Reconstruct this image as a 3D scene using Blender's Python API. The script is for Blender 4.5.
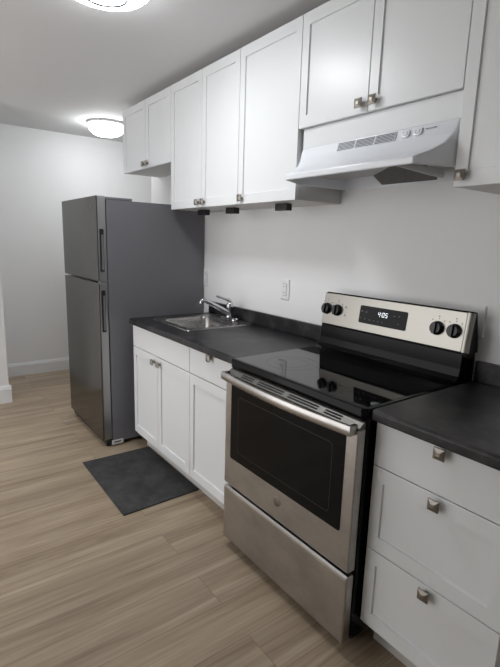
import bpy, bmesh, math, random
from mathutils import Vector, Matrix

for o in list(bpy.data.objects):
    bpy.data.objects.remove(o)
S = bpy.context.scene
COL = S.collection

# ------------------------------------------------------------------ camera
cam_data = bpy.data.cameras.new('camera')
cam = bpy.data.objects.new('camera', cam_data)
COL.objects.link(cam)
r = Vector((0.59412996, 0.80384777, 0.02895435))
u = Vector((-0.1724587, 0.0921411, 0.98069772))
f = Vector((-0.78566379, 0.58765532, -0.19337433))
m = Matrix((r, u, -f)).transposed().to_4x4()
m.translation = (1.6606, -1.7969, 1.4291)
cam.matrix_world = m
cam_data.sensor_fit = 'VERTICAL'
cam_data.sensor_height = 36.0
cam_data.lens = 465.32 / 667.0 * 36.0
cam_data.clip_start = 0.05
S.camera = cam

# ------------------------------------------------------------------ world, exposure
world = bpy.data.worlds.new('world')
S.world = world
world.use_nodes = True
world.node_tree.nodes['Background'].inputs[0].default_value = (1.0, 0.99, 1.0, 1)
world.node_tree.nodes['Background'].inputs[1].default_value = 2.45
S.view_settings.view_transform = 'Standard'
S.view_settings.look = 'None'
S.view_settings.gamma = 1.0
S.view_settings.exposure = 0.0
S.view_settings.use_curve_mapping = False
LAMP_GLOW = 42.0
S.cycles.use_denoising = True
S.cycles.max_bounces = 10
S.cycles.diffuse_bounces = 6
S.cycles.sample_clamp_indirect = 4.0


# ------------------------------------------------------------------ materials
def lin(c):
    return tuple(((x / 12.92) if x <= 0.04045 else ((x + 0.055) / 1.055) ** 2.4) for x in c)


def rgb(r_, g_, b_):
    return lin((r_ / 255, g_ / 255, b_ / 255)) + (1.0,)


def new_mat(name):
    mt = bpy.data.materials.new(name)
    mt.use_nodes = True
    nt = mt.node_tree
    return mt, nt, nt.nodes['Principled BSDF']


def noise_chain(nt, scale, vec_scale=(1, 1, 1), detail=4.0, rough=0.55, rot=(0, 0, 0)):
    tc = nt.nodes.new('ShaderNodeTexCoord')
    mp = nt.nodes.new('ShaderNodeMapping')
    mp.inputs['Scale'].default_value = vec_scale
    mp.inputs['Rotation'].default_value = rot
    nz = nt.nodes.new('ShaderNodeTexNoise')
    nz.inputs['Scale'].default_value = scale
    nz.inputs['Detail'].default_value = detail
    nz.inputs['Roughness'].default_value = rough
    nt.links.new(tc.outputs['Object'], mp.inputs['Vector'])
    nt.links.new(mp.outputs['Vector'], nz.inputs['Vector'])
    return nz


def ramp(nt, src, stops):
    rp = nt.nodes.new('ShaderNodeValToRGB')
    el = rp.color_ramp.elements
    while len(el) < len(stops):
        el.new(0.5)
    for e, (p, c) in zip(el, stops):
        e.position = p
        e.color = c
    nt.links.new(src, rp.inputs['Fac'])
    return rp


def bump(nt, src, bsdf, strength, dist=0.001):
    b = nt.nodes.new('ShaderNodeBump')
    b.inputs['Strength'].default_value = strength
    b.inputs['Distance'].default_value = dist
    nt.links.new(src, b.inputs['Height'])
    nt.links.new(b.outputs['Normal'], bsdf.inputs['Normal'])


def paint(name, c, rough=0.5, var=0.02, scale=3.0, bstr=0.0, bscale=200.0, spec=0.5):
    mt, nt, b = new_mat(name)
    nz = noise_chain(nt, scale)
    a = tuple(x * (1 - var) for x in c[:3]) + (1,)
    d = tuple(min(1, x * (1 + var)) for x in c[:3]) + (1,)
    rp = ramp(nt, nz.outputs['Fac'], [(0.3, a), (0.7, d)])
    nt.links.new(rp.outputs['Color'], b.inputs['Base Color'])
    b.inputs['Roughness'].default_value = rough
    b.inputs['Specular IOR Level'].default_value = spec
    if bstr:
        n2 = noise_chain(nt, bscale)
        bump(nt, n2.outputs['Fac'], b, bstr)
    return mt


def metal(name, c, rough=0.3, stretch=(1, 1, 1), scale=60.0, var=0.06, rvar=0.08, smudge=0.0):
    mt, nt, b = new_mat(name)
    b.inputs['Metallic'].default_value = 1.0
    nz = noise_chain(nt, scale, stretch)
    a = tuple(x * (1 - var) for x in c[:3]) + (1,)
    d = tuple(min(1, x * (1 + var)) for x in c[:3]) + (1,)
    rp = ramp(nt, nz.outputs['Fac'], [(0.3, a), (0.7, d)])
    src = rp.outputs['Color']
    if smudge:
        n2 = noise_chain(nt, 5.0, (1, 1, 1.6), 5.0, 0.65)
        r2 = ramp(nt, n2.outputs['Fac'], [(0.35, (1 - smudge,) * 3 + (1,)), (0.65, (1, 1, 1, 1))])
        mx = nt.nodes.new('ShaderNodeMixRGB')
        mx.blend_type = 'MULTIPLY'
        mx.inputs[0].default_value = 1.0
        nt.links.new(src, mx.inputs[1])
        nt.links.new(r2.outputs['Color'], mx.inputs[2])
        src = mx.outputs[0]
    nt.links.new(src, b.inputs['Base Color'])
    mr = nt.nodes.new('ShaderNodeMapRange')
    mr.inputs['To Min'].default_value = rough - rvar
    mr.inputs['To Max'].default_value = rough + rvar
    nt.links.new(nz.outputs['Fac'], mr.inputs['Value'])
    nt.links.new(mr.outputs['Result'], b.inputs['Roughness'])
    bump(nt, nz.outputs['Fac'], b, 0.05, 0.0005)
    return mt


def glow(name, c, s):
    mt, nt, b = new_mat(name)
    b.inputs['Base Color'].default_value = (0.8, 0.8, 0.8, 1)
    b.inputs['Emission Color'].default_value = c
    b.inputs['Emission Strength'].default_value = s
    return mt


M = {}
M['wall'] = paint('wall_paint', rgb(232, 232, 232), 0.55, 0.012, 2.0, 0.06, 260)
M['ceiling'] = paint('ceiling_paint', rgb(214, 214, 215), 0.8, 0.012, 2.0, 0.15, 180)
M['toe'] = paint('toe_kick_shaded_paint', rgb(196, 194, 190), 0.45, 0.01)  # greyer than the cabinets, painting in the shade beneath them
M['trim'] = paint('trim_paint', rgb(228, 229, 230), 0.35, 0.01)
M['cabinet'] = paint('cabinet_white', rgb(220, 222, 223), 0.34, 0.008, 2.0)
M['cabinet_box'] = paint('cabinet_box_white', rgb(205, 204, 200), 0.45, 0.01)
M['hood'] = paint('hood_enamel', rgb(228, 231, 236), 0.22, 0.006)
M['hood_inside'] = paint('hood_inside_enamel', rgb(150, 150, 152), 0.35, 0.02)
M['plastic'] = paint('outlet_plastic', rgb(228, 229, 229), 0.3, 0.005)
M['gray_print'] = paint('gray_print', rgb(120, 122, 126), 0.5, 0.01)
M['vent_dark'] = paint('vent_dark', rgb(62, 64, 70), 0.6, 0.01)
M['black_print'] = paint('black_print', rgb(45, 42, 40), 0.5, 0.01)
M['key_print'] = paint('key_print', rgb(70, 72, 78), 0.5, 0.01)
M['pale_print'] = paint('pale_print', rgb(120, 125, 135), 0.5, 0.01)
M['black_plastic'] = paint('black_plastic', rgb(22, 22, 24), 0.4, 0.05)
M['black_enamel'] = paint('black_enamel', rgb(11, 11, 13), 0.16, 0.05, spec=0.12)
M['black_glass'] = paint('black_glass', rgb(9, 9, 11), 0.04, 0.02)
M["display_glass"] = paint('display_glass', rgb(14, 14, 16), 0.08, 0.02, spec=0.12)
M['burner_print'] = paint('burner_print', rgb(16, 16, 18), 0.045, 0.02)
M['oven_glass'] = paint('oven_glass', rgb(10, 10, 11), 0.05, 0.02, spec=0.14)
M['gap_shade'] = paint('gap_shade', rgb(14, 14, 15), 0.8, 0.02)  # near-black painted for the shade inside slots and the pocket handle
M['fridge_side'] = paint('fridge_side_enamel', rgb(108, 108, 113), 0.45, 0.015, 30.0, 0.08, 400)
M['fridge_front'] = metal('fridge_steel', (0.105, 0.101, 0.093), 0.18, (40, 40, 0.6), 14.0, 0.03, 0.03)
M['fridge_edge'] = metal('fridge_edge_steel', (0.40, 0.40, 0.40), 0.38, (40, 40, 0.6), 14.0, 0.03, 0.03)
M['steel'] = metal('brushed_steel', (0.47, 0.455, 0.435), 0.30, (0.8, 40, 40), 14.0, 0.05, 0.05, 0.22)
M['steel_clean'] = metal('panel_steel', (0.30, 0.29, 0.262), 0.30, (0.8, 40, 40), 14.0, 0.03, 0.04)
M['sink_steel'] = metal('sink_steel', (0.42, 0.41, 0.40), 0.27, (0.8, 30, 30), 12.0, 0.04, 0.05)
M['chrome'] = metal('chrome', (0.62, 0.62, 0.64), 0.10, (1, 1, 1), 10.0, 0.01, 0.02)
M['nickel'] = metal('knob_nickel', (0.27, 0.25, 0.22), 0.44, (1, 1, 1), 60.0, 0.08, 0.05)
M['emblem'] = metal('emblem_metal', (0.26, 0.25, 0.24), 0.4, (1, 1, 1), 60.0, 0.05, 0.05)
M['filter'] = metal('filter_mesh', (0.16, 0.15, 0.14), 0.5, (1, 1, 1), 250.0, 0.5, 0.1)
M['rim'] = metal('lamp_rim', (0.62, 0.62, 0.64), 0.3, (1, 1, 1), 20.0, 0.02, 0.03)
M['ring_gray'] = paint('ring_gray', rgb(12, 12, 13), 0.7, 0.01, spec=0.05)
M['shaded_steel'] = metal('shaded_steel', (0.17, 0.165, 0.155), 0.5, (0.8, 40, 40), 14.0, 0.05, 0.05)  # brushed steel painted darker for the shadow on the vent trim
M['lamp_glass'] = glow('lamp_glass', (0.95, 0.98, 1.0, 1), LAMP_GLOW)
M['lamp_glass_dim'] = glow('lamp_glass_dim', (0.95, 0.98, 1.0, 1), LAMP_GLOW * 0.68)
M['digits'] = glow('digits', (0.85, 0.92, 1.0, 1), 1.0)
M['lens'] = paint('lens_plastic', rgb(178, 178, 176), 0.3, 0.01)
M['paper'] = paint('sticker_paper', rgb(205, 206, 208), 0.5, 0.02)


def make_floor_mat():
    mt, nt, b = new_mat('oak_planks')
    tc = nt.nodes.new('ShaderNodeTexCoord')
    mp = nt.nodes.new('ShaderNodeMapping')
    mp.inputs['Rotation'].default_value = (0, 0, math.radians(90))
    mp.inputs['Location'].default_value = (0.33, 0.055, 0)
    br = nt.nodes.new('ShaderNodeTexBrick')
    br.offset = 0.37
    br.inputs['Scale'].default_value = 1.0
    br.inputs['Brick Width'].default_value = 1.22
    br.inputs['Row Height'].default_value = 0.183
    br.inputs['Mortar Size'].default_value = 0.0011
    br.inputs['Mortar Smooth'].default_value = 0.3
    br.inputs['Color1'].default_value = (0.0, 0.0, 0.0, 1)
    br.inputs['Color2'].default_value = (1, 1, 1, 1)
    br.inputs['Mortar'].default_value = (0.5, 0.5, 0.5, 1)
    nt.links.new(tc.outputs['Object'], mp.inputs['Vector'])
    nt.links.new(mp.outputs['Vector'], br.inputs['Vector'])
    # per plank offset of the grain
    cx = nt.nodes.new('ShaderNodeVectorMath')
    cx.operation = 'SCALE'
    cx.inputs['Scale'].default_value = 7.0
    nt.links.new(br.outputs['Color'], cx.inputs[0])
    ad = nt.nodes.new('ShaderNodeVectorMath')
    nt.links.new(tc.outputs['Object'], ad.inputs[0])
    nt.links.new(cx.outputs['Vector'], ad.inputs[1])
    m2 = nt.nodes.new('ShaderNodeMapping')
    m2.inputs['Scale'].default_value = (13.0, 0.9, 1)
    nt.links.new(ad.outputs['Vector'], m2.inputs['Vector'])
    n1 = nt.nodes.new('ShaderNodeTexNoise')
    n1.inputs['Scale'].default_value = 1.0
    n1.inputs['Detail'].default_value = 6
    n1.inputs['Roughness'].default_value = 0.62
    n1.inputs['Distortion'].default_value = 0.9
    nt.links.new(m2.outputs['Vector'], n1.inputs['Vector'])
    m3 = nt.nodes.new('ShaderNodeMapping')
    m3.inputs['Scale'].default_value = (90.0, 2.5, 1)
    nt.links.new(ad.outputs['Vector'], m3.inputs['Vector'])
    n2 = nt.nodes.new('ShaderNodeTexNoise')
    n2.inputs['Scale'].default_value = 1.0
    n2.inputs['Detail'].default_value = 3
    nt.links.new(m3.outputs['Vector'], n2.inputs['Vector'])
    rp = ramp(nt, n1.outputs['Fac'], [(0.22, rgb(118, 101, 83)), (0.42, rgb(155, 138, 117)),
                                     (0.58, rgb(172, 155, 133)), (0.78, rgb(191, 175, 154))])
    r2 = ramp(nt, n2.outputs['Fac'], [(0.3, (0.80, 0.79, 0.78, 1)), (0.7, (1.08, 1.08, 1.08, 1))])
    mx = nt.nodes.new('ShaderNodeMixRGB')
    mx.blend_type = 'MULTIPLY'
    mx.inputs[0].default_value = 1.0
    nt.links.new(rp.outputs['Color'], mx.inputs[1])
    nt.links.new(r2.outputs['Color'], mx.inputs[2])
    r3 = ramp(nt, br.outputs['Color'], [(0.0, (0.92, 0.92, 0.93, 1)), (1.0, (1.07, 1.07, 1.06, 1))])
    m4 = nt.nodes.new('ShaderNodeMixRGB')
    m4.blend_type = 'MULTIPLY'
    m4.inputs[0].default_value = 1.0
    nt.links.new(mx.outputs[0], m4.inputs[1])
    nt.links.new(r3.outputs['Color'], m4.inputs[2])
    m5 = nt.nodes.new('ShaderNodeMixRGB')
    nt.links.new(br.outputs['Fac'], m5.inputs[0])
    nt.links.new(m4.outputs[0], m5.inputs[1])
    m5.inputs[2].default_value = rgb(118, 101, 85)
    nt.links.new(m5.outputs[0], b.inputs['Base Color'])
    b.inputs['Roughness'].default_value = 0.42
    b.inputs['Specular IOR Level'].default_value = 0.4
    bump(nt, n2.outputs['Fac'], b, 0.08, 0.0006)
    return mt


def make_counter_mat():
    mt, nt, b = new_mat('slate_laminate')
    n1 = noise_chain(nt, 9.0, (1, 1, 1), 8.0, 0.7)
    rp = ramp(nt, n1.outputs['Fac'], [(0.3, rgb(15, 15, 17)), (0.5, rgb(36, 35, 37)), (0.7, rgb(70, 68, 69))])
    n2 = noise_chain(nt, 45.0, (1, 1, 1), 6.0, 0.75)
    r2 = ramp(nt, n2.outputs['Fac'], [(0.66, (0, 0, 0, 1)), (0.74, (0.05, 0.05, 0.05, 1))])
    mx = nt.nodes.new('ShaderNodeMixRGB')
    mx.blend_type = 'ADD'
    mx.inputs[0].default_value = 0.6
    nt.links.new(rp.outputs['Color'], mx.inputs[1])
    nt.links.new(r2.outputs['Color'], mx.inputs[2])
    nt.links.new(mx.outputs[0], b.inputs['Base Color'])
    b.inputs['Roughness'].default_value = 0.33
    b.inputs['Specular IOR Level'].default_value = 0.32
    bump(nt, n2.outputs['Fac'], b, 0.2, 0.0006)
    return mt


def make_mat_mat():
    mt, nt, b = new_mat('charcoal_mat')
    n1 = noise_chain(nt, 7.0, (1, 1, 1), 6.0, 0.7)
    rp = ramp(nt, n1.outputs['Fac'], [(0.3, rgb(52, 52, 53)), (0.7, rgb(78, 78, 79))])
    nt.links.new(rp.outputs['Color'], b.inputs['Base Color'])
    b.inputs['Roughness'].default_value = 0.95
    b.inputs['Specular IOR Level'].default_value = 0.15
    n2 = noise_chain(nt, 420.0)
    bump(nt, n2.outputs['Fac'], b, 0.8, 0.002)
    return mt


M['floor'] = make_floor_mat()
M['counter'] = make_counter_mat()
M['mat'] = make_mat_mat()


# ------------------------------------------------------------------ mesh helpers
def add_box(bm, x0, x1, y0, y1, z0, z1, bev=0.0, seg=2):
    vs = [bm.verts.new(p) for p in ((x0, y0, z0), (x1, y0, z0), (x1, y1, z0), (x0, y1, z0),
                                    (x0, y0, z1), (x1, y0, z1), (x1, y1, z1), (x0, y1, z1))]
    fs = [bm.faces.new([vs[i] for i in q]) for q in ((0, 3, 2, 1), (4, 5, 6, 7), (0, 1, 5, 4),
                                                     (1, 2, 6, 5), (2, 3, 7, 6), (3, 0, 4, 7))]
    if bev:
        es = {e for fc in fs for e in fc.edges}
        bmesh.ops.bevel(bm, geom=list(es), offset=bev, segments=seg, profile=0.5, affect='EDGES')
    return fs


def box(*a, **k):
    bm = bmesh.new()
    add_box(bm, *a, **k)
    return bm


def add_prism(bm, prof, a0, a1, axis='x'):
    """closed profile of (p, q) pairs swept along an axis; x -> (y, z), y -> (x, z), z -> (x, y)"""
    def pt(p, q, a):
        return {'x': (a, p, q), 'y': (p, a, q), 'z': (p, q, a)}[axis]
    A = [bm.verts.new(pt(p, q, a0)) for p, q in prof]
    B = [bm.verts.new(pt(p, q, a1)) for p, q in prof]
    n = len(prof)
    fs = [bm.faces.new(A), bm.faces.new(B[::-1])]
    for i in range(n):
        j = (i + 1) % n
        fs.append(bm.faces.new((A[i], B[i], B[j], A[j])))
    bmesh.ops.recalc_face_normals(bm, faces=fs)
    return fs


def add_loft(bm, rings, cap0=True, cap1=True):
    R = [[bm.verts.new(p) for p in ring] for ring in rings]
    n = len(R[0])
    fs = []
    for a, b_ in zip(R, R[1:]):
        for i in range(n):
            j = (i + 1) % n
            fs.append(bm.faces.new((a[i], a[j], b_[j], b_[i])))
    if cap0:
        fs.append(bm.faces.new(R[0][::-1]))
    if cap1:
        fs.append(bm.faces.new(R[-1]))
    bmesh.ops.recalc_face_normals(bm, faces=fs)
    return fs


def add_lathe(bm, prof, c, axis='z', n=32, closed=False):
    """prof of (radius, height); spun about an axis through c"""
    c = Vector(c)
    rings = []
    for rr, h in prof:
        ring = []
        for i in range(n):
            t = 2 * math.pi * i / n
            a, b_ = rr * math.cos(t), rr * math.sin(t)
            ring.append(c + Vector({'z': (a, b_, h), 'y': (a, h, b_), 'x': (h, a, b_)}[axis]))
        rings.append(ring)
    add_loft(bm, rings, True, True)


def add_tube(bm, pts, radii, n=14):
    pts = [Vector(p) for p in pts]
    if not isinstance(radii, (list, tuple)):
        radii = [radii] * len(pts)
    rings = []
    up = Vector((1, 0, 0.01)).normalized()
    for i, p in enumerate(pts):
        d = (pts[min(i + 1, len(pts) - 1)] - pts[max(i - 1, 0)]).normalized()
        a = d.cross(up)
        if a.length < 1e-3:
            a = d.cross(Vector((0, 1, 0)))
        a.normalize()
        b_ = d.cross(a)
        rings.append([p + radii[i] * (a * math.cos(2 * math.pi * k / n) + b_ * math.sin(2 * math.pi * k / n)) for k in range(n)])
    add_loft(bm, rings)


def rrect(x0, x1, y0, y1, rad, n=6):
    out = []
    for cx, cy, a0 in ((x1 - rad, y1 - rad, 0), (x0 + rad, y1 - rad, 90), (x0 + rad, y0 + rad, 180), (x1 - rad, y0 + rad, 270)):
        for i in range(n + 1):
            t = math.radians(a0 + 90 * i / n)
            out.append((cx + rad * math.cos(t), cy + rad * math.sin(t)))
    return out


def obj(name, bm, mat, parent=None, smooth=False, label=None, mats=None):
    me = bpy.data.meshes.new(name)
    org = parent.matrix_world_loc if False else None
    off = Vector((0, 0, 0))
    if parent is not None:
        q = parent
        while q is not None:
            off += q.location
            q = q.parent
        bmesh.ops.translate(bm, verts=bm.verts, vec=-off)
    bm.to_mesh(me)
    bm.free()
    if smooth:
        for p in me.polygons:
            p.use_smooth = True
        try:
            me.set_sharp_from_angle(angle=math.radians(38))
        except Exception:
            pass
    me.materials.append(mat)
    o = bpy.data.objects.new(name, me)
    COL.objects.link(o)
    if parent is not None:
        o.parent = parent
    if label:
        o['label'] = label
    return o


def tag(o, label, cat, group=None):
    o['label'] = label
    o['category'] = cat
    if group:
        o['group'] = group
    return o


def thing(name, label, cat, loc, group=None):
    o = bpy.data.objects.new(name, None)
    o.empty_display_size = 0.05
    o.location = loc
    COL.objects.link(o)
    return tag(o, label, cat, group)


def struct(name, bm, mat):
    o = obj(name, bm, mat)
    o['kind'] = 'structure'
    return o


# ------------------------------------------------------------------ the room
H = 2.446
XW = -3.476
XR, YF, YH = 3.3, -3.3, 1.6
struct('floor', box(XW - 0.1, XR + 0.1, YF - 0.1, YH + 0.1, -0.1, 0.0), M['floor'])
struct('ceiling', box(XW - 0.1, XR + 0.1, YF - 0.1, YH + 0.1, H, H + 0.1), M['ceiling'])
struct('wall_back', box(-2.23, XR, 0.0, YH, 0.0, H), M['wall'])
struct('wall_far', box(XW - 0.1, XW, YF - 0.1, YH + 0.1, 0.0, H), M['wall'])
struct('wall_hall_end', box(XW, -2.23, YH, YH + 0.1, 0.0, H), M['wall'])
struct('wall_right_unseen', box(XR, XR + 0.1, YF, YH, 0.0, H), M['wall'])  # unseen wall, added to close the right side against ambient light
struct('wall_front_unseen', box(0.0, XR + 0.1, YF - 0.1, YF, 0.0, H), M['wall'])  # unseen part wall, added to keep ambient light off the right side
struct('wall_left', box(XW, -2.66, YF, -1.15, 0.0, H), M['wall'])


def base_profile(t, h):
    return [(0, 0), (-t, 0), (-t, h * 0.80), (-t * 0.72, h * 0.84), (-t * 0.72, h * 0.90), (-t * 0.35, h * 0.97), (-t * 0.3, h), (0, h)]


bm = bmesh.new()
add_prism(bm, [(XW - p, q) for p, q in base_profile(0.016, 0.135)], -1.15, YH, 'y')
struct('baseboard_far', bm, M['trim'])
bm = bmesh.new()
add_prism(bm, [(-2.66 - p, q) for p, q in base_profile(0.016, 0.155)], YF, -1.134, 'y')
add_prism(bm, [(-1.15 - p, q) for p, q in base_profile(0.016, 0.155)], XW + 0.02, -2.6605, "x")
struct('baseboard_left', bm, M['trim'])


# ------------------------------------------------------------------ cabinet pieces
KN = 0
BODY_Y, DOOR_Y = -0.587, -0.606      # base cabinets
UB_Y, UD_Y = -0.287, -0.307          # wall hung cabinets


def shaker_bm(x0, x1, z0, z1, yb, yf, stile=0.06, depth=0.007, rail=0.068):
    bm = bmesh.new()
    fs = add_box(bm, x0, x1, yf, yb, z0, z1)
    front = fs[2]
    bmesh.ops.bevel(bm, geom=list(front.edges), offset=0.0015, segments=2, profile=0.5, affect='EDGES')
    bm.faces.ensure_lookup_table()
    front = min((q for q in bm.faces if abs(q.normal.y + 1) < 1e-3 or q.calc_area() > 0.001), key=lambda q: (round(q.calc_center_median().y, 4), -q.calc_area()))
    bmesh.ops.inset_region(bm, faces=[front], thickness=stile - 0.0015, depth=0.0)
    if rail:
        zc = (z0 + z1) / 2
        for v in front.verts:
            v.co.z += (stile - rail) if v.co.z > zc else (rail - stile)
    bmesh.ops.inset_region(bm, faces=[front], thickness=0.0025, depth=-depth)
    return bm


def knob_bm(x, yf, z, s=0.0172):
    """square face with a shallow pyramid on a round post"""
    bm = bmesh.new()
    add_lathe(bm, [(0.0085, 0.001), (0.0065, -0.006), (0.0065, -0.016)], (x, yf, z), 'y', 16)
    y1, y2, y3 = yf - 0.014, yf - 0.021, yf - 0.0265
    rings = []
    for ss, yy in ((0.007, y1 + 0.002), (s, y1 - 0.003), (s, y2 - 0.001), (s * 0.34, y3)):
        rings.append([(x - ss, yy, z - ss), (x + ss, yy, z - ss), (x + ss, yy, z + ss), (x - ss, yy, z + ss)])
    add_loft(bm, rings)
    return bm


def knob(parent, x, yf, z):
    return obj('knob', knob_bm(x, yf, z), M['nickel'], parent, label='square pyramid knob in aged nickel')


def upper(name, label, x0, x1, z0, z1, doors, group='white shaker upper cabinets'):
    t = thing(name, label, 'cabinet', ((x0 + x1) / 2, -0.15, z0), group)
    obj('body', box(x0 + 0.0008, x1 - 0.0008, UB_Y, -0.001, z0 + 0.001, z1, bev=0.001), M['cabinet_box'], t)
    for (a, b_, kx, kz) in doors:
        d = obj('door', shaker_bm(a + 0.0016, b_ - 0.0016, z0, z1 - 0.002, UB_Y - 0.0005, UD_Y), M['cabinet'], t)
        if kx is not None:
            knob(d, kx, UD_Y, kz)
    return t


UBZ, UTZ, FBZ = 1.626, 2.398, 1.932
upper('upper_cabinet', 'short white two-door upper cabinet hung over the refrigerator', -2.075, -1.260, FBZ, UTZ,
      [(-2.075, -1.650, -1.676, FBZ + 0.030), (-1.650, -1.260, -1.622, FBZ + 0.030)])
upper('upper_cabinet', 'tall white two-door upper cabinet above the sink', -1.260, -0.481, UBZ, UTZ,
      [(-1.260, -0.864, -0.897, UBZ + 0.030), (-0.864, -0.481, -0.829, UBZ + 0.030)])
upper('upper_cabinet', 'tall white single-door upper cabinet just left of the range hood', -0.481, -0.0136, UBZ, UTZ,
      [(-0.481, -0.0136, -0.440, UBZ + 0.030)])
oc = upper('upper_cabinet', 'short white two-door upper cabinet directly above the range hood', -0.0136, 0.765, FBZ, UTZ,
           [(-0.0136, 0.377, 0.345, FBZ + 0.034), (0.377, 0.765, 0.411, FBZ + 0.034)])
obj('filler_panel', box(0.006, 0.762, -0.290, -0.275, 1.846, FBZ - 0.002, bev=0.001), M['cabinet'], oc)
upper('upper_cabinet', 'tall white single-door upper cabinet at the right edge, right of the hood', 0.765, 1.222, UBZ, UTZ,
      [(0.765, 1.222, 0.795, UBZ + 0.034)])


def base_body(t, x0, x1, toe_y=-0.518, hollow=False):
    if hollow:      # open-topped carcass: bottom, sides, back and front rail
        bm = bmesh.new()
        a, b_ = x0 + 0.0008, x1 - 0.0008
        add_box(bm, a, b_, BODY_Y, -0.001, 0.105, 0.123)
        add_box(bm, a, a + 0.018, BODY_Y, -0.001, 0.123, 0.876)
        add_box(bm, b_ - 0.018, b_, BODY_Y, -0.001, 0.123, 0.876)
        add_box(bm, a + 0.018, b_ - 0.018, -0.013, -0.001, 0.123, 0.876)
        add_box(bm, a + 0.018, b_ - 0.018, BODY_Y, BODY_Y + 0.018, 0.70, 0.876)
        obj('body', bm, M['cabinet_box'], t)
    else:
        obj('body', box(x0 + 0.0008, x1 - 0.0008, BODY_Y, -0.001, 0.105, 0.876, bev=0.001), M['cabinet_box'], t)
    obj('toe_kick', box(x0 + 0.0008, x1 - 0.0008, toe_y, toe_y + 0.018, 0.0005, 0.104), M['toe'], t)


DB = 0.128
t = thing('base_cabinet', 'white sink base cabinet with two doors beside the refrigerator', 'cabinet', (-0.84, -0.3, 0), 'white shaker base cabinets')
base_body(t, -1.2266, -0.4651, hollow=True)
obj('false_front', shaker_bm(-1.225, -0.4667, 0.731, 0.872, BODY_Y - 0.0005, DOOR_Y, 0.02, 0.0, 0), M['cabinet'], t)
d = obj('door', shaker_bm(-1.225, -0.8617, DB, 0.726, BODY_Y - 0.0005, DOOR_Y), M['cabinet'], t)
knob(d, -0.903, DOOR_Y, 0.690)
d = obj('door', shaker_bm(-0.8585, -0.4667, DB, 0.726, BODY_Y - 0.0005, DOOR_Y), M['cabinet'], t)
knob(d, -0.826, DOOR_Y, 0.690)

t = thing('base_cabinet', 'white one-drawer one-door base cabinet against the left side of the range', 'cabinet', (-0.24, -0.3, 0), 'white shaker base cabinets')
base_body(t, -0.4651, -0.0115)
d = obj('drawer', shaker_bm(-0.4635, -0.013, 0.731, 0.872, BODY_Y - 0.0005, DOOR_Y, 0.02, 0.0, 0), M['cabinet'], t)
knob(d, -0.247, DOOR_Y, 0.858)
obj('door', shaker_bm(-0.4635, -0.013, DB, 0.726, BODY_Y - 0.0005, DOOR_Y), M['cabinet'], t)

t = thing('base_cabinet', 'white three-drawer base cabinet on the right side of the range', 'cabinet', (0.99, -0.3, 0), 'white shaker base cabinets')
base_body(t, 0.769, 1.222)
for z0, z1, st, dp, kz in ((0.7225, 0.872, 0.02, 0.0, 0.855), (0.4215, 0.719, 0.058, 0.007, 0.695), (DB, 0.418, 0.058, 0.007, 0.396)):
    d = obj('drawer', shaker_bm(0.7705, 1.2205, z0, z1, BODY_Y - 0.0005, DOOR_Y, st, dp, 0.068 if dp else 0), M['cabinet'], t)
    knob(d, 1.003, DOOR_Y, kz)


# ------------------------------------------------------------------ countertops
def counter_profile(y0, y1, z0, z1, rad=0.010):
    pr = [(y1, z0), (y1, z1)]
    for i in range(5):
        a = math.radians(90 + 90 * i / 4)
        pr.append((y0 + rad + rad * math.cos(a), z1 - rad + rad * math.sin(a)))
    for i in range(3):
        a = math.radians(180 + 90 * i / 2)
        pr.append((y0 + 0.006 + 0.006 * math.cos(a), z0 + 0.006 + 0.006 * math.sin(a)))
    return pr


CZ0, CZ1, CY = 0.8765, 0.914, -0.630
SX0, SX1, SY0, SY1 = -1.085, -0.690, -0.475, -0.125     # hole for the bowl
t = thing('countertop', 'black slate-look countertop with the sink, left of the range', 'countertop', (-0.62, -0.3, CZ0), 'black countertops')
bm = bmesh.new()
add_prism(bm, counter_profile(CY, SY0, CZ0, CZ1), -1.2266, -0.0115, 'x')
add_box(bm, -1.2266, SX0, SY0, -0.001, CZ0, CZ1)
add_box(bm, SX1, -0.0115, SY0, -0.001, CZ0, CZ1)
add_box(bm, SX0, SX1, SY1, -0.001, CZ0, CZ1)
bmesh.ops.remove_doubles(bm, verts=bm.verts, dist=1e-5)
obj('worktop', bm, M['counter'], t)
obj('backsplash', box(-1.2266, -0.0115, -0.0235, -0.001, CZ1, 0.9965, bev=0.004), M['counter'], t)
t = thing('countertop', 'black slate-look countertop at the right edge over the drawers', 'countertop', (0.99, -0.3, CZ0), 'black countertops')
bm = bmesh.new()
add_prism(bm, counter_profile(CY, -0.001, CZ0, CZ1), 0.7665, 1.235, 'x')
obj('worktop', bm, M['counter'], t)
obj('backsplash', box(0.7700, 1.235, -0.0235, -0.001, CZ1, 0.9965, bev=0.004), M['counter'], t)

# ------------------------------------------------------------------ sink
t = thing('sink', 'rectangular stainless drop-in sink set in the black countertop', 'sink', (-0.89, -0.3, CZ1))


def loop(x0, x1, y0, y1, rad, z):
    return [(x, y, z) for x, y in rrect(x0, x1, y0, y1, rad)]


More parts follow.
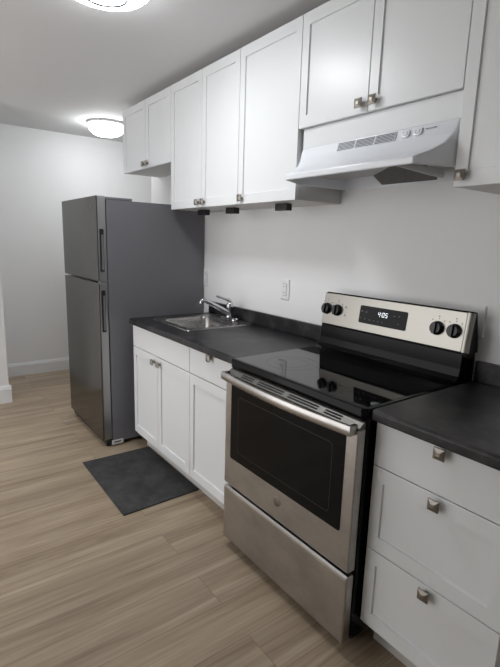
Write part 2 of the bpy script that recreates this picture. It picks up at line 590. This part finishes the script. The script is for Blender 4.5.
bm = bmesh.new()
Z = CZ1 + 0.0006
add_loft(bm, [loop(-1.122, -0.652, -0.517, -0.030, 0.022, Z),
              loop(-1.119, -0.655, -0.514, -0.033, 0.020, Z + 0.005),
              loop(-1.108, -0.666, -0.503, -0.044, 0.018, Z + 0.0055),
              loop(-1.104, -0.670, -0.499, -0.048, 0.018, Z + 0.003),
              loop(-1.078, -0.697, -0.469, -0.131, 0.055, Z + 0.002),
              loop(-1.072, -0.703, -0.463, -0.137, 0.055, Z - 0.006),
              loop(-1.060, -0.715, -0.451, -0.149, 0.060, Z - 0.140),
              loop(-1.040, -0.735, -0.431, -0.169, 0.060, Z - 0.158),
              loop(-0.93, -0.84, -0.345, -0.255, 0.044, Z - 0.163)], False, True)
obj('bowl', bm, M['sink_steel'], t, smooth=True)
bm = bmesh.new()
add_lathe(bm, [(0.040, -0.1620), (0.040, -0.158), (0.030, -0.157), (0.026, -0.160)], (-0.885, -0.30, Z), 'z', 28)
obj('drain', bm, M['chrome'], t, smooth=True)

# ------------------------------------------------------------------ faucet
FX, FY, FZ = -0.862, -0.082, CZ1 + 0.0066
t = thing('faucet', 'chrome single-lever faucet on the back rim of the sink', 'faucet', (FX, FY, FZ))
bm = bmesh.new()
add_loft(bm, [[(x, y, FZ) for x, y in rrect(FX - 0.088, FX + 0.088, FY - 0.026, FY + 0.026, 0.025)],
              [(x, y, FZ + 0.010) for x, y in rrect(FX - 0.087, FX + 0.087, FY - 0.025, FY + 0.025, 0.024)],
              [(x, y, FZ + 0.018) for x, y in rrect(FX - 0.078, FX + 0.078, FY - 0.018, FY + 0.018, 0.017)]])
obj('base_plate', bm, M['chrome'], t, smooth=True)
bm = bmesh.new()
add_lathe(bm, [(0.027, 0.016), (0.025, 0.030), (0.023, 0.060), (0.025, 0.075), (0.025, 0.095), (0.020, 0.110), (0.010, 0.118)], (FX, FY, FZ), 'z', 24)
obj('body', bm, M['chrome'], t, smooth=True)
bm = bmesh.new()
add_tube(bm, [(FX, FY - 0.005, FZ + 0.036), (FX, FY - 0.05, FZ + 0.062), (FX, FY - 0.11, FZ + 0.094), (FX, FY - 0.17, FZ + 0.125),
              (FX, FY - 0.198, FZ + 0.138), (FX, FY - 0.212, FZ + 0.136), (FX, FY - 0.217, FZ + 0.126), (FX, FY - 0.218, FZ + 0.118)],
         [0.020, 0.019, 0.0165, 0.015, 0.0145, 0.0145, 0.014, 0.014])
obj('spout', bm, M['chrome'], t, smooth=True)
bm = bmesh.new()
add_tube(bm, [(FX, FY + 0.006, FZ + 0.112), (FX, FY - 0.010, FZ + 0.128), (FX, FY - 0.035, FZ + 0.137), (FX, FY - 0.065, FZ + 0.147),
              (FX, FY - 0.095, FZ + 0.157), (FX, FY - 0.106, FZ + 0.159)], [0.014, 0.013, 0.009, 0.0075, 0.008, 0.005])
obj('lever', bm, M['chrome'], t, smooth=True)

# ------------------------------------------------------------------ range
t = thing('electric_range', 'stainless and black electric range between the two black countertops', 'stove', (0.376, -0.33, 0))
RX0, RX1 = -0.004, 0.758
obj('body', box(RX0 + 0.002, RX1 - 0.001, -0.640, -0.010, 0.060, 0.872, bev=0.002), M['black_enamel'], t)
bm = bmesh.new()
add_box(bm, RX0 + 0.02, RX1 - 0.02, -0.610, -0.05, 0.020, 0.060)
for fx in (RX0 + 0.05, RX1 - 0.05):
    for fy in (-0.58, -0.08):
        add_lathe(bm, [(0.018, 0.0005), (0.018, 0.006), (0.010, 0.008), (0.010, 0.030)], (fx, fy, 0), 'z', 14)
obj('plinth', bm, M['black_plastic'], t)
# glass top with a rounded black frame
bm = bmesh.new()
add_loft(bm, [[(x, y, 0.8725) for x, y in rrect(-0.009, 0.7615, -0.650, -0.060, 0.022)],
              [(x, y, 0.879) for x, y in rrect(-0.011, 0.7635, -0.656, -0.058, 0.024)],
              [(x, y, 0.909) for x, y in rrect(-0.011, 0.7635, -0.658, -0.058, 0.024)],
              [(x, y, 0.9155) for x, y in rrect(-0.008, 0.7605, -0.654, -0.060, 0.022)],
              [(x, y, 0.9175) for x, y in rrect(-0.001, 0.7535, -0.646, -0.066, 0.016)],
              [(x, y, 0.9165) for x, y in rrect(0.004, 0.7485, -0.640, -0.070, 0.012)]])
ct = obj('cooktop_frame', bm, M['black_enamel'], t, smooth=True)
obj('cooktop_glass', box(0.005, 0.7475, -0.639, -0.072, 0.9155, 0.9168), M['black_glass'], t)


def flat_ring(bm, cx, cy, z, r0, r1, n=56):
    a = [bm.verts.new((cx + r0 * math.cos(2 * math.pi * i / n), cy + r0 * math.sin(2 * math.pi * i / n), z)) for i in range(n)]
    b_ = [bm.verts.new((cx + r1 * math.cos(2 * math.pi * i / n), cy + r1 * math.sin(2 * math.pi * i / n), z)) for i in range(n)]
    for i in range(n):
        j = (i + 1) % n
        bm.faces.new((a[i], b_[i], b_[j], a[j]))


for cx, cy, rr in ((0.20, -0.47, 0.115), (0.56, -0.47, 0.098), (0.20, -0.22, 0.075), (0.56, -0.22, 0.098)):
    bm = bmesh.new()
    flat_ring(bm, cx, cy, 0.91705, rr - 0.0016, rr)
    flat_ring(bm, cx, cy, 0.91705, rr * 0.62, rr * 0.62 + 0.0014)
    obj('burner_ring', bm, M['burner_print'], t)
# oven door: steel frame around black glass, slotted sloping top
DY = -0.678
dx0, dx1, dz0, dz1 = RX0 + 0.001, RX1 - 0.0005, 0.331, 0.848
bm = bmesh.new()
fs = add_box(bm, dx0, dx1, DY, -0.642, dz0, dz1)
door = obj('oven_door', bm, M['steel'], t)
md = door.modifiers.new('bevel', 'BEVEL')
md.width = 0.004
md.segments = 2
bm = bmesh.new()
add_loft(bm, [[(x, DY + 0.001, z) for x, z in rrect(0.043, 0.709, 0.466, 0.8185, 0.010)],
              [(x, DY - 0.0016, z) for x, z in rrect(0.043, 0.709, 0.466, 0.8185, 0.010)]])
obj('window', bm, M['oven_glass'], door)
bm = bmesh.new()
outer, inner = rrect(0.098, 0.654, 0.510, 0.770, 0.016), rrect(0.100, 0.652, 0.512, 0.768, 0.015)
A = [bm.verts.new((x, DY - 0.0019, z)) for x, z in outer]
B = [bm.verts.new((x, DY - 0.0019, z)) for x, z in inner]
for i in range(len(A)):
    j = (i + 1) % len(A)
    bm.faces.new((A[i], A[j], B[j], B[i]))
obj('window_border', bm, M['black_plastic'], door)
# slotted trim above the door
bm = bmesh.new()
prof = [(DY + 0.001, 0.8485), (DY + 0.002, 0.853), (-0.650, 0.8715), (-0.643, 0.8715), (-0.643, 0.8485)]
add_prism(bm, prof, dx0 + 0.002, dx1 - 0.002, 'x')
vt = obj('vent_trim', bm, M['shaded_steel'], t)
dirv = Vector((0, -0.650 - (DY + 0.002), 0.8715 - 0.853)).normalized()
nrm = Vector((0, -dirv.z, dirv.y))
for x0, x1 in ((0.100, 0.182), (0.212, 0.372), (0.400, 0.560), (0.592, 0.672)):
    for k in (0.0085, 0.0195):
        bm = bmesh.new()
        c = Vector((0, DY + 0.002, 0.853)) + dirv * k
        q = [c - dirv * 0.0036 + nrm * 0.0004, c + dirv * 0.0036 + nrm * 0.0004]
        vs = [bm.verts.new((x0, q[0].y, q[0].z)), bm.verts.new((x1, q[0].y, q[0].z)), bm.verts.new((x1, q[1].y, q[1].z)), bm.verts.new((x0, q[1].y, q[1].z))]
        bm.faces.new(vs)
        obj('vent_slot', bm, M['gap_shade'], vt)
# bowed flat handle with end brackets
N = 24
rings = []
for i in range(N + 1):
    s = i / N
    x = 0.011 + 0.740 * s
    y = -0.7005 - 0.022 * math.sin(math.pi * s)
    h0, h1 = 0.8340, 0.8690
    rings.append([(x, y, h0 + 0.002), (x, y - 0.002, h0), (x, y - 0.011, h0), (x, y - 0.0135, h0 + 0.003), (x, y - 0.0145, h0 + 0.017), (x, y - 0.0135, h1 - 0.003),
                  (x, y - 0.011, h1), (x, y - 0.002, h1)])
bm = bmesh.new()
add_loft(bm, rings)
for a in (0.0115, 0.7355):
    add_box(bm, a, a + 0.015, -0.712, DY + 0.002, 0.833, 0.8675, bev=0.002)
obj('handle', bm, M['steel'], door, smooth=True)
# round monogram badge
bm = bmesh.new()
EX, EZ = 0.378, 0.412
add_lathe(bm, [(0.0205, 0.0), (0.0205, -0.0016), (0.0185, -0.0022)], (EX, DY, EZ), 'y', 30)
em = obj('badge', bm, M['emblem'], t, smooth=True)
bm = bmesh.new()


def stroke(bm, pts, y, w):
    """flat ribbon through (x, z) points on the plane y, width w"""
    P = [Vector((x, 0, z)) for x, z in pts]
    L, R_ = [], []
    for i, p in enumerate(P):
        dd = (P[min(i + 1, len(P) - 1)] - P[max(i - 1, 0)]).normalized()
        n = Vector((-dd.z, 0, dd.x)) * w / 2
        L.append(bm.verts.new((p.x + n.x, y, p.z + n.z)))
        R_.append(bm.verts.new((p.x - n.x, y, p.z - n.z)))
    for i in range(len(P) - 1):
        bm.faces.new((L[i], R_[i], R_[i + 1], L[i + 1]))


def arc(cx, cz, rx, rz, a0, a1, n=18):
    return [(cx + rx * math.cos(math.radians(a0 + (a1 - a0) * i / n)), cz + rz * math.sin(math.radians(a0 + (a1 - a0) * i / n))) for i in range(n + 1)]


stroke(bm, arc(EX, EZ, 0.017, 0.017, 0, 360, 36), DY - 0.0025, 0.0014)
stroke(bm, arc(EX - 0.005, EZ + 0.001, 0.0055, 0.008, 60, 330), DY - 0.0025, 0.0014)
stroke(bm, arc(EX - 0.004, EZ - 0.004, 0.004, 0.005, 90, -150), DY - 0.0025, 0.0012)
stroke(bm, arc(EX + 0.006, EZ + 0.0035, 0.0045, 0.0045, 40, 270), DY - 0.0025, 0.0014)
stroke(bm, arc(EX + 0.006, EZ - 0.0045, 0.0050, 0.0045, 90, 320), DY - 0.0025, 0.0014)
obj('monogram', bm, M['steel_clean'], em)
# storage drawer
bm = bmesh.new()
prof = [(DY - 0.002, 0.052), (DY - 0.002, 0.300), (DY - 0.0005, 0.309), (DY + 0.006, 0.315), (DY + 0.020, 0.316), (-0.642, 0.312), (-0.642, 0.050), (DY + 0.004, 0.048)]
add_prism(bm, prof, dx0, dx1, 'x')
dr = obj('storage_drawer', bm, M['steel'], t)
md = dr.modifiers.new('bevel', 'BEVEL')
md.width = 0.006
md.segments = 3
md.limit_method = 'ANGLE'
md.angle_limit = math.radians(50)

# backguard
bg = bmesh.new()
prof = [(-0.006, 0.885), (-0.150, 0.9185), (-0.128, 0.924), (-0.112, 0.940), (-0.104, 0.970), (-0.101, 1.030), (-0.006, 1.030)]
prof[0] = (-0.006, 0.900)
add_prism(bg, prof, RX0 + 0.006, 0.7575, 'x')
add_prism(bg, [(-0.101, 1.0305), (-0.0985, 1.034), (-0.078, 1.187), (-0.070, 1.193), (-0.056, 1.190), (-0.034, 1.10), (-0.020, 1.0305)], RX0 + 0.006, 0.7740, 'x')
back = obj('backguard', bg, M['black_enamel'], t)
md = back.modifiers.new('bevel', 'BEVEL')
md.width = 0.003
md.segments = 2
md.limit_method = 'ANGLE'
md.angle_limit = math.radians(35)
# tilted steel fascia: local frame (x, s up the slope)
P0 = Vector((0, -0.1005, 1.036))
P1 = Vector((0, -0.0795, 1.1885))
sl = (P1 - P0).normalized()
SL = (P1 - P0).length
pn = Vector((0, -sl.z, sl.y))


def fp(x, s, d_=0.0):
    v = P0 + sl * s + pn * d_
    return (x, v.y, v.z)


bm = bmesh.new()
r0 = rrect(RX0 + 0.007, 0.7520, 0.0, SL, 0.006)
add_loft(bm, [[fp(x, s, -0.002) for x, s in r0], [fp(x, s, 0.004) for x, s in r0],
              [fp(x, s, 0.006) for x, s in rrect(RX0 + 0.009, 0.7500, 0.002, SL - 0.002, 0.005)]])
fas = obj('fascia', bm, M['steel_clean'], t, smooth=True)
bm = bmesh.new()
pe = [(0.7525, 0.006), (0.7620, 0.0060), (0.7700, 0.0035), (0.7750, -0.002), (0.7755, -0.010), (0.7525, -0.010)]
add_loft(bm, [[fp(x, 0.0, d_) for x, d_ in pe], [fp(x, SL, d_) for x, d_ in pe]])
obj('end_trim', bm, M['steel_clean'], t, smooth=True)
bm = bmesh.new()
r1 = rrect(0.2385, 0.4955, 0.038, 0.119, 0.007)
add_loft(bm, [[fp(x, s, 0.005) for x, s in r1], [fp(x, s, 0.0072) for x, s in r1]])
disp = obj('display', bm, M['display_glass'], t)
SEG = {'0': 'abcdef', '4': 'fgbc', '5': 'afgcd'}


def seven(bm, ch, x, s, w, h, d_, th):
    lines = {'a': ((0, 1), (1, 1)), 'b': ((1, 1), (1, .5)), 'c': ((1, .5), (1, 0)), 'd': ((0, 0), (1, 0)), 'e': ((0, .5), (0, 0)), 'f': ((0, 1), (0, .5)), 'g': ((0, .5), (1, .5))}
    for k in SEG[ch]:
        (a, b_), (c, e) = lines[k]
        xa, xb, sa, sb = x + w * min(a, c), x + w * max(a, c), s + h * min(b_, e), s + h * max(b_, e)
        slant = 0.12
        q = [(xa - th, sa - th), (xb + th, sa - th), (xb + th, sb + th), (xa - th, sb + th)]
        bm.faces.new([bm.verts.new(fp(px + slant * (ps - s), ps, d_)) for px, ps in q])


bm = bmesh.new()
xx, s0 = 0.344, 0.080
seven(bm, '4', xx, s0, 0.0095, 0.0185, 0.0076, 0.0011)
seven(bm, '0', xx + 0.022, s0, 0.0095, 0.0185, 0.0076, 0.0011)
seven(bm, '5', xx + 0.039, s0, 0.0095, 0.0185, 0.0076, 0.0011)
for ds in (0.005, 0.013):
    q = [(xx + 0.0155, s0 + ds), (xx + 0.018, s0 + ds), (xx + 0.018, s0 + ds + 0.0026), (xx + 0.0155, s0 + ds + 0.0026)]
    bm.faces.new([bm.verts.new(fp(a, b_, 0.0076)) for a, b_ in q])
obj('clock_digits', bm, M['digits'], disp, label='glowing white digits reading 4:05')
for x, s, w, h in ((0.248, 0.090, 0.010, 0.006), (0.272, 0.088, 0.011, 0.006), (0.246, 0.058, 0.004, 0.006), (0.270, 0.056, 0.004, 0.006),
                   (0.296, 0.055, 0.010, 0.004), (0.322, 0.055, 0.008, 0.003), (0.344, 0.055, 0.008, 0.003), (0.366, 0.055, 0.008, 0.003),
                   (0.425, 0.090, 0.010, 0.005), (0.452, 0.092, 0.008, 0.005), (0.455, 0.058, 0.004, 0.004)):
    bm = bmesh.new()
    bm.faces.new([bm.verts.new(fp(a, b_, 0.0075)) for a, b_ in ((x, s), (x + w, s), (x + w, s + h), (x, s + h))])
    obj('touch_key', bm, M['key_print'], disp)
# knobs
for kx in (0.030, 0.099, 0.638, 0.711):
    ks = 0.076
    c = Vector(fp(kx, ks, 0.006))
    bm = bmesh.new()
    rings = []
    for rr, hh in ((0.0285, 0.0), (0.0285, 0.004), (0.0265, 0.006), (0.0245, 0.018), (0.0220, 0.021)):
        rings.append([c + pn * hh + Vector((1, 0, 0)) * rr * math.cos(2 * math.pi * i / 28) + sl * rr * math.sin(2 * math.pi * i / 28) for i in range(28)])
    add_loft(bm, rings)
    # raised grip bar
    q = []
    for hh, ww in ((0.019, 0.0068), (0.030, 0.0052)):
        q.append([c + pn * hh + Vector((1, 0, 0)) * a + sl * b_ for a, b_ in ((-ww, -0.023), (ww, -0.023), (ww, 0.023), (-ww, 0.023))])
    add_loft(bm, q)
    kb = obj('control_knob', bm, M['black_plastic'], t, smooth=True)
def mark(x, ss, w, h):
    bm = bmesh.new()
    bm.faces.new([bm.verts.new(fp(p, q_, 0.0063)) for p, q_ in ((x, ss), (x + w, ss), (x + w, ss + h), (x, ss + h))])
    obj('dial_mark', bm, M['black_print'], fas)


for kx in (0.030, 0.099, 0.638, 0.711):
    for dx_, ss, w in ((-0.002, 0.122, 0.006), (-0.028, 0.106, 0.005), (0.024, 0.106, 0.005), (0.0, 0.112, 0.004)):
        mark(kx + dx_, ss, w, 0.004)
for x, ss in ((0.146, 0.092), (0.146, 0.054)):
    mark(x, ss, 0.009, 0.004)
    mark(x + 0.002, ss + 0.006, 0.005, 0.004)

# ------------------------------------------------------------------ range hood
t = thing('range_hood', 'white under-cabinet range hood above the electric range', 'hood', (0.384, -0.2, 1.69))
hx0, hx1 = 0.008, 0.760
lx0, lx1, ly = 0.078, 0.706, -0.452


def hood_rings():
    yb = -0.003
    A0 = [(hx0, yb, 1.690), (hx0, -0.312, 1.690), (lx0, ly, 1.690), (lx1, ly, 1.690), (hx1, -0.312, 1.690), (hx1, yb, 1.690)]
    mids = []
    for y, z, k in ((ly, 1.714, 0.0), (-0.392, 1.738, 0.40), (-0.340, 1.766, 0.75), (-0.314, 1.796, 0.95), (-0.303, 1.820, 1.0)):
        a_, b_ = lx0 + (hx0 + 0.010 - lx0) * k, lx1 + (hx1 - 0.010 - lx1) * k
        mids.append([(hx0, yb, z), (hx0, max(-0.306, y), z), (a_, y, z), (b_, y, z), (hx1, max(-0.306, y), z), (hx1, yb, z)])
    A3 = [(hx0, yb, 1.845), (hx0, -0.292, 1.845), (hx0 + 0.010, -0.298, 1.845), (hx1 - 0.010, -0.298, 1.845), (hx1, -0.292, 1.845), (hx1, yb, 1.845)]
    I0 = [(hx0 + 0.010, yb, 1.690), (hx0 + 0.010, -0.308, 1.690), (lx0 + 0.006, ly + 0.010, 1.690), (lx1 - 0.006, ly + 0.010, 1.690), (hx1 - 0.010, -0.308, 1.690), (hx1 - 0.010, yb, 1.690)]
    I1 = [(hx0 + 0.012, yb - 0.008, 1.772), (hx0 + 0.012, -0.300, 1.766), (lx0 + 0.008, ly + 0.012, 1.703), (lx1 - 0.008, ly + 0.012, 1.703), (hx1 - 0.012, -0.300, 1.766), (hx1 - 0.012, yb - 0.008, 1.772)]
    return [I1, I0, A0] + mids + [A3]


bm = bmesh.new()
add_loft(bm, hood_rings())
shell = obj('shell', bm, M['hood'], t, smooth=True)
md = shell.modifiers.new('bevel', 'BEVEL')
md.width = 0.005
md.segments = 3
md.limit_method = 'ANGLE'
md.angle_limit = math.radians(52)
# inset crease line on the slope and vent slots on the upright face
F0, F1 = Vector((0, -0.3175, 1.792)), Vector((0, -0.2985, 1.845))
fdir = (F1 - F0).normalized()
fn = Vector((0, -fdir.z, fdir.y))


def hp(x, s, d_):
    v = F0 + fdir * s + fn * d_
    return (x, v.y, v.z)


def hbox(bm, x0, x1, s0, s1, d0, d1):
    add_loft(bm, [[hp(x, s, d0) for x, s in ((x0, s0), (x1, s0), (x1, s1), (x0, s1))], [hp(x, s, d1) for x, s in ((x0, s0), (x1, s0), (x1, s1), (x0, s1))]])


for i in range(3):
    x0 = 0.236 + i * 0.0965
    bm = bmesh.new()
    hbox(bm, x0 - 0.002, x0 + 0.091, 0.012, 0.050, -0.004, 0.0006)
    vg = obj('vent_grille', bm, M['hood'], t)
    for k in range(6):
        bm = bmesh.new()
        hbox(bm, x0, x0 + 0.089, 0.0145 + k * 0.0058, 0.0178 + k * 0.0058, 0.0003, 0.0012)
        obj('slot', bm, M['vent_dark'], vg)
for x in (0.548, 0.598):
    bm = bmesh.new()
    r2 = rrect(x, x + 0.030, 0.018, 0.046, 0.009)
    add_loft(bm, [[hp(a, b_, -0.001) for a, b_ in r2], [hp(a, b_, 0.003) for a, b_ in r2], [hp(a, b_, 0.004) for a, b_ in rrect(x + 0.002, x + 0.028, 0.020, 0.044, 0.008)]])
    sw = obj('rocker_switch', bm, M['hood'], t, smooth=True)
    bm = bmesh.new()
    hbox(bm, x + 0.006, x + 0.0075, 0.024, 0.040, 0.0038, 0.0044)
    hbox(bm, x + 0.021, x + 0.0225, 0.024, 0.040, 0.0038, 0.0044)
    hbox(bm, x + 0.010, x + 0.019, 0.0235, 0.025, 0.0038, 0.0044)
    obj('switch_mark', bm, M['gray_print'], sw)
bm = bmesh.new()
for i, w in enumerate((0.006, 0.004, 0.005, 0.004, 0.007, 0.004)):
    x0 = 0.640 + i * 0.0078
    hbox(bm, x0, x0 + w, 0.036, 0.040, 0.0000, 0.0006)
obj('name_plate', bm, M['gray_print'], t)
# filter and lamp lens below
bm = bmesh.new()
ff = [(-0.100, 1.686), (-0.245, 1.760), (-0.245, 1.768), (-0.094, 1.692)]
add_prism(bm, ff, 0.311, 0.570, 'x')
obj('grease_filter', bm, M['filter'], t)
bm = bmesh.new()
add_prism(bm, [(0.100, -0.345), (0.565, -0.355), (0.312, -0.168), (0.100, -0.168)], 1.716, 1.742, 'z')
obj('fan_housing', bm, M['hood_inside'], t)
bm = bmesh.new()
add_tube(bm, [(0.592, -0.39, 1.714), (0.592, -0.30, 1.712), (0.592, -0.18, 1.706), (0.592, -0.10, 1.700)], [0.012, 0.014, 0.014, 0.010])
obj('lamp_lens', bm, M['lens'], t, smooth=True)

# ------------------------------------------------------------------ refrigerator
t = thing('refrigerator', 'tall grey top-freezer refrigerator standing left of the sink cabinet', 'fridge', (-1.707, -0.4, 0))
gx0, gx1 = -2.089, -1.325
bm = bmesh.new()
add_box(bm, gx0, gx1, -0.727, -0.006, 0.030, 1.664, bev=0.003)
obj('body', bm, M['fridge_side'], t)
obj('hinge_cover', box(gx0 + 0.002, gx1 - 0.002, -0.735, -0.552, 1.6645, 1.681, bev=0.003), M['fridge_side'], t)


def fridge_door(name, z0, z1, hz0, hz1):
    # front plate wraps a slim side frame that carries a dark plate painted as pocket shade
    bm = bmesh.new()
    add_box(bm, gx0, gx1, -0.785, -0.733, z0, z1, bev=0.004)
    d_ = obj(name, bm, M['fridge_edge'], t)
    bm = bmesh.new()
    add_box(bm, gx0 + 0.001, gx1 - 0.0015, -0.793, -0.7855, z0 + 0.001, z1 - 0.001, bev=0.003, seg=3)
    obj('front_skin', bm, M['fridge_front'], d_)
    bm = bmesh.new()
    add_loft(bm, [[(gx1 + 0.0003, y, z) for y, z in rrect(-0.776, -0.748, hz0, hz1, 0.006)], [(gx1 + 0.0012, y, z) for y, z in rrect(-0.775, -0.749, hz0 + 0.001, hz1 - 0.001, 0.006)]])
    p = obj('pocket_handle', bm, M['gap_shade'], d_, label='pocket handle, its recess shade painted on a dark plate')
    bm = bmesh.new()
    add_box(bm, gx1 + 0.0004, gx1 + 0.003, -0.7645, -0.7510, hz0 + 0.012, hz1 - 0.035, bev=0.001)
    obj('grip', bm, M['fridge_side'], d_)
    return d_


fd = fridge_door('freezer_door', 1.150, 1.686, 1.212, 1.482)
bm = bmesh.new()
add_lathe(bm, [(0.010, 0.0), (0.010, -0.001), (0.009, -0.0014)], (-1.432, -0.793, 1.622), 'y', 24)
obj('round_logo', bm, M['steel_clean'], fd)
fridge_door('fridge_door', 0.058, 1.138, 0.815, 1.092)
bm = bmesh.new()
add_box(bm, gx1 - 0.06, gx1 + 0.002, -0.776, -0.716, 1.1390, 1.1490, bev=0.001)
add_lathe(bm, [(0.007, 0), (0.007, 0.012)], (gx1 - 0.002, -0.722, 1.138), 'z', 12)
obj('middle_hinge', bm, M['fridge_side'], t)
obj('base_grille', box(gx0 + 0.005, gx1 - 0.004, -0.770, -0.700, 0.014, 0.055, bev=0.003), M['black_plastic'], t)
for fx in (gx0 + 0.05, gx1 - 0.035):
    bm = bmesh.new()
    add_lathe(bm, [(0.020, 0.0006), (0.020, 0.010), (0.012, 0.014), (0.012, 0.032)], (fx, -0.745, 0), 'z', 16)
    obj('foot', bm, M['black_plastic'], t)
    bm = bmesh.new()
    add_lathe(bm, [(0.020, 0.0006), (0.020, 0.032)], (fx, -0.09, 0), 'z', 16)
    obj('foot', bm, M['black_plastic'], t)
st = obj('foot_bracket', box(gx1 - 0.012, gx1 + 0.0025, -0.734, -0.652, 0.012, 0.044, bev=0.002), M['paper'], t, label='pale grey bracket at the bottom front corner')
bm = bmesh.new()
add_box(bm, gx1 + 0.0026, gx1 + 0.0032, -0.720, -0.672, 0.026, 0.034)
obj('print', bm, M['black_print'], st)

# ------------------------------------------------------------------ floor mat
bm = bmesh.new()
add_loft(bm, [[(x, y, 0.0008) for x, y in ((-1.188, -0.980), (-0.482, -0.985), (-0.492, -0.526), (-1.178, -0.528))],
              [(x, y, 0.0070) for x, y in ((-1.188, -0.980), (-0.482, -0.985), (-0.492, -0.526), (-1.178, -0.528))],
              [(x, y, 0.0085) for x, y in ((-1.184, -0.976), (-0.486, -0.981), (-0.496, -0.530), (-1.174, -0.532))]])
tag(obj('floor_mat', bm, M['mat']), 'charcoal rectangular floor mat on the planks before the sink cabinet', 'mat')


# ------------------------------------------------------------------ outlets on the back wall
def plate(name, label, cat, cx, cz, w, h, kind):
    t_ = thing(name, label, cat, (cx, -0.001, cz - h / 2), 'white wall plates')
    bm = bmesh.new()
    add_loft(bm, [[(x, -0.0005, z) for x, z in rrect(cx - w / 2, cx + w / 2, cz - h / 2, cz + h / 2, 0.004)],
                  [(x, -0.0045, z) for x, z in rrect(cx - w / 2, cx + w / 2, cz - h / 2, cz + h / 2, 0.004)],
                  [(x, -0.0070, z) for x, z in rrect(cx - w / 2 + 0.004, cx + w / 2 - 0.004, cz - h / 2 + 0.004, cz + h / 2 - 0.004, 0.003)]])
    obj('cover_plate', bm, M['plastic'], t_)
    if kind:
        bm = bmesh.new()
        add_loft(bm, [[(x, -0.0066, z) for x, z in rrect(cx - 0.0185, cx + 0.0185, cz - 0.0350, cz + 0.0350, 0.002)],
                      [(x, -0.0072, z) for x, z in rrect(cx - 0.0185, cx + 0.0185, cz - 0.0350, cz + 0.0350, 0.002)]])
        g = obj('receptacle_frame', bm, M['gray_print'], t_)
        bm = bmesh.new()
        add_box(bm, cx - 0.0165, cx + 0.0165, -0.0095, -0.0068, cz - 0.0330, cz + 0.0330, bev=0.001)
        rc = obj('receptacle', bm, M['plastic'], t_)
        for zz in (-0.018, 0.018):
            for xx, hh in ((-0.0065, 0.005), (0.0065, 0.004)):
                bm = bmesh.new()
                add_box(bm, cx + xx - 0.001, cx + xx + 0.001, -0.0098, -0.0093, cz + zz - hh, cz + zz + hh)
                obj('slot', bm, M['gap_shade'], rc)
    return t_


plate('wall_plate', 'white outlet plate just beside the refrigerator above the sink end', 'outlet', -1.296, 1.160, 0.072, 0.117, True)
plate('wall_plate', 'white outlet plate on the bare wall between faucet and range', 'outlet', -0.407, 1.160, 0.076, 0.117, True)
plate('wall_plate', 'white blank plate behind the right end of the range backguard', 'outlet', 0.736, 1.150, 0.084, 0.125, False)

# ------------------------------------------------------------------ black boxes under the tall cabinets
for (cx, cy, nm) in ((-1.070, -0.165, 'under the tall two-door cabinet, first of three from the refrigerator'),
                     (-0.735, -0.165, 'under the tall two-door cabinet, the middle of three'),
                     (-0.245, -0.180, 'under the tall single-door cabinet, nearest the hood')):
    bm = bmesh.new()
    add_box(bm, cx - 0.046, cx + 0.046, cy - 0.020, cy + 0.020, UBZ - 0.034, UBZ + 0.0005, bev=0.003)
    o = obj('under_cabinet_light', bm, M['black_plastic'])
    tag(o, 'small black box ' + nm, 'light', 'black boxes under the upper cabinets')


# ------------------------------------------------------------------ ceiling lamps
def ceiling_lamp(label, cx, cy, rad, depth, ring):
    t_ = thing('ceiling_lamp', label, 'lamp', (cx, cy, H), 'round ceiling lamps')
    bm = bmesh.new()
    add_lathe(bm, [(rad + 0.004, -0.0005), (rad + 0.008, -0.004), (rad + 0.008, -0.020), (rad + 0.003, -0.024), (rad - 0.01, -0.020)], (cx, cy, H), 'z', 48)
    obj('pan', bm, M['trim'], t_, smooth=True)
    bm = bmesh.new()
    pr = [(rad, -0.0235)]
    for i in range(1, 9):
        a = math.radians(90 * i / 8)
        pr.append((max(0.004, rad * math.cos(a) ** 0.62), -0.0235 - depth * math.sin(a)))
    add_lathe(bm, pr, (cx, cy, H), 'z', 48)
    gl = obj('glass_bowl', bm, M['lamp_glass' if ring else 'lamp_glass_dim'], t_, smooth=True)
    bm = bmesh.new()
    if ring:
        add_lathe(bm, [(ring, -0.0235 - depth * 0.90), (ring, -0.0295 - depth), (ring + 0.007, -0.0290 - depth), (ring + 0.007, -0.0235 - depth * 0.90)], (cx, cy, H), 'z', 40)
        obj('trim_ring', bm, M['ring_gray'], gl, smooth=True)
    else:
        add_lathe(bm, [(0.004, -0.006), (0.008, -0.003), (0.008, 0.003), (0.004, 0.006)], (cx + (rad + 0.010) * 0.8, cy - (rad + 0.010) * 0.6, H - 0.012), 'z', 12)
        obj('clip', bm, M['emblem'], t_, smooth=True)
    return t_


ceiling_lamp('round flat glowing ceiling lamp with a thin ring, at the top edge', -0.405, -1.035, 0.180, 0.034, 0.082)
ceiling_lamp('round glowing glass bowl ceiling lamp far off near the hallway wall', -2.75, -0.19, 0.160, 0.090, 0)
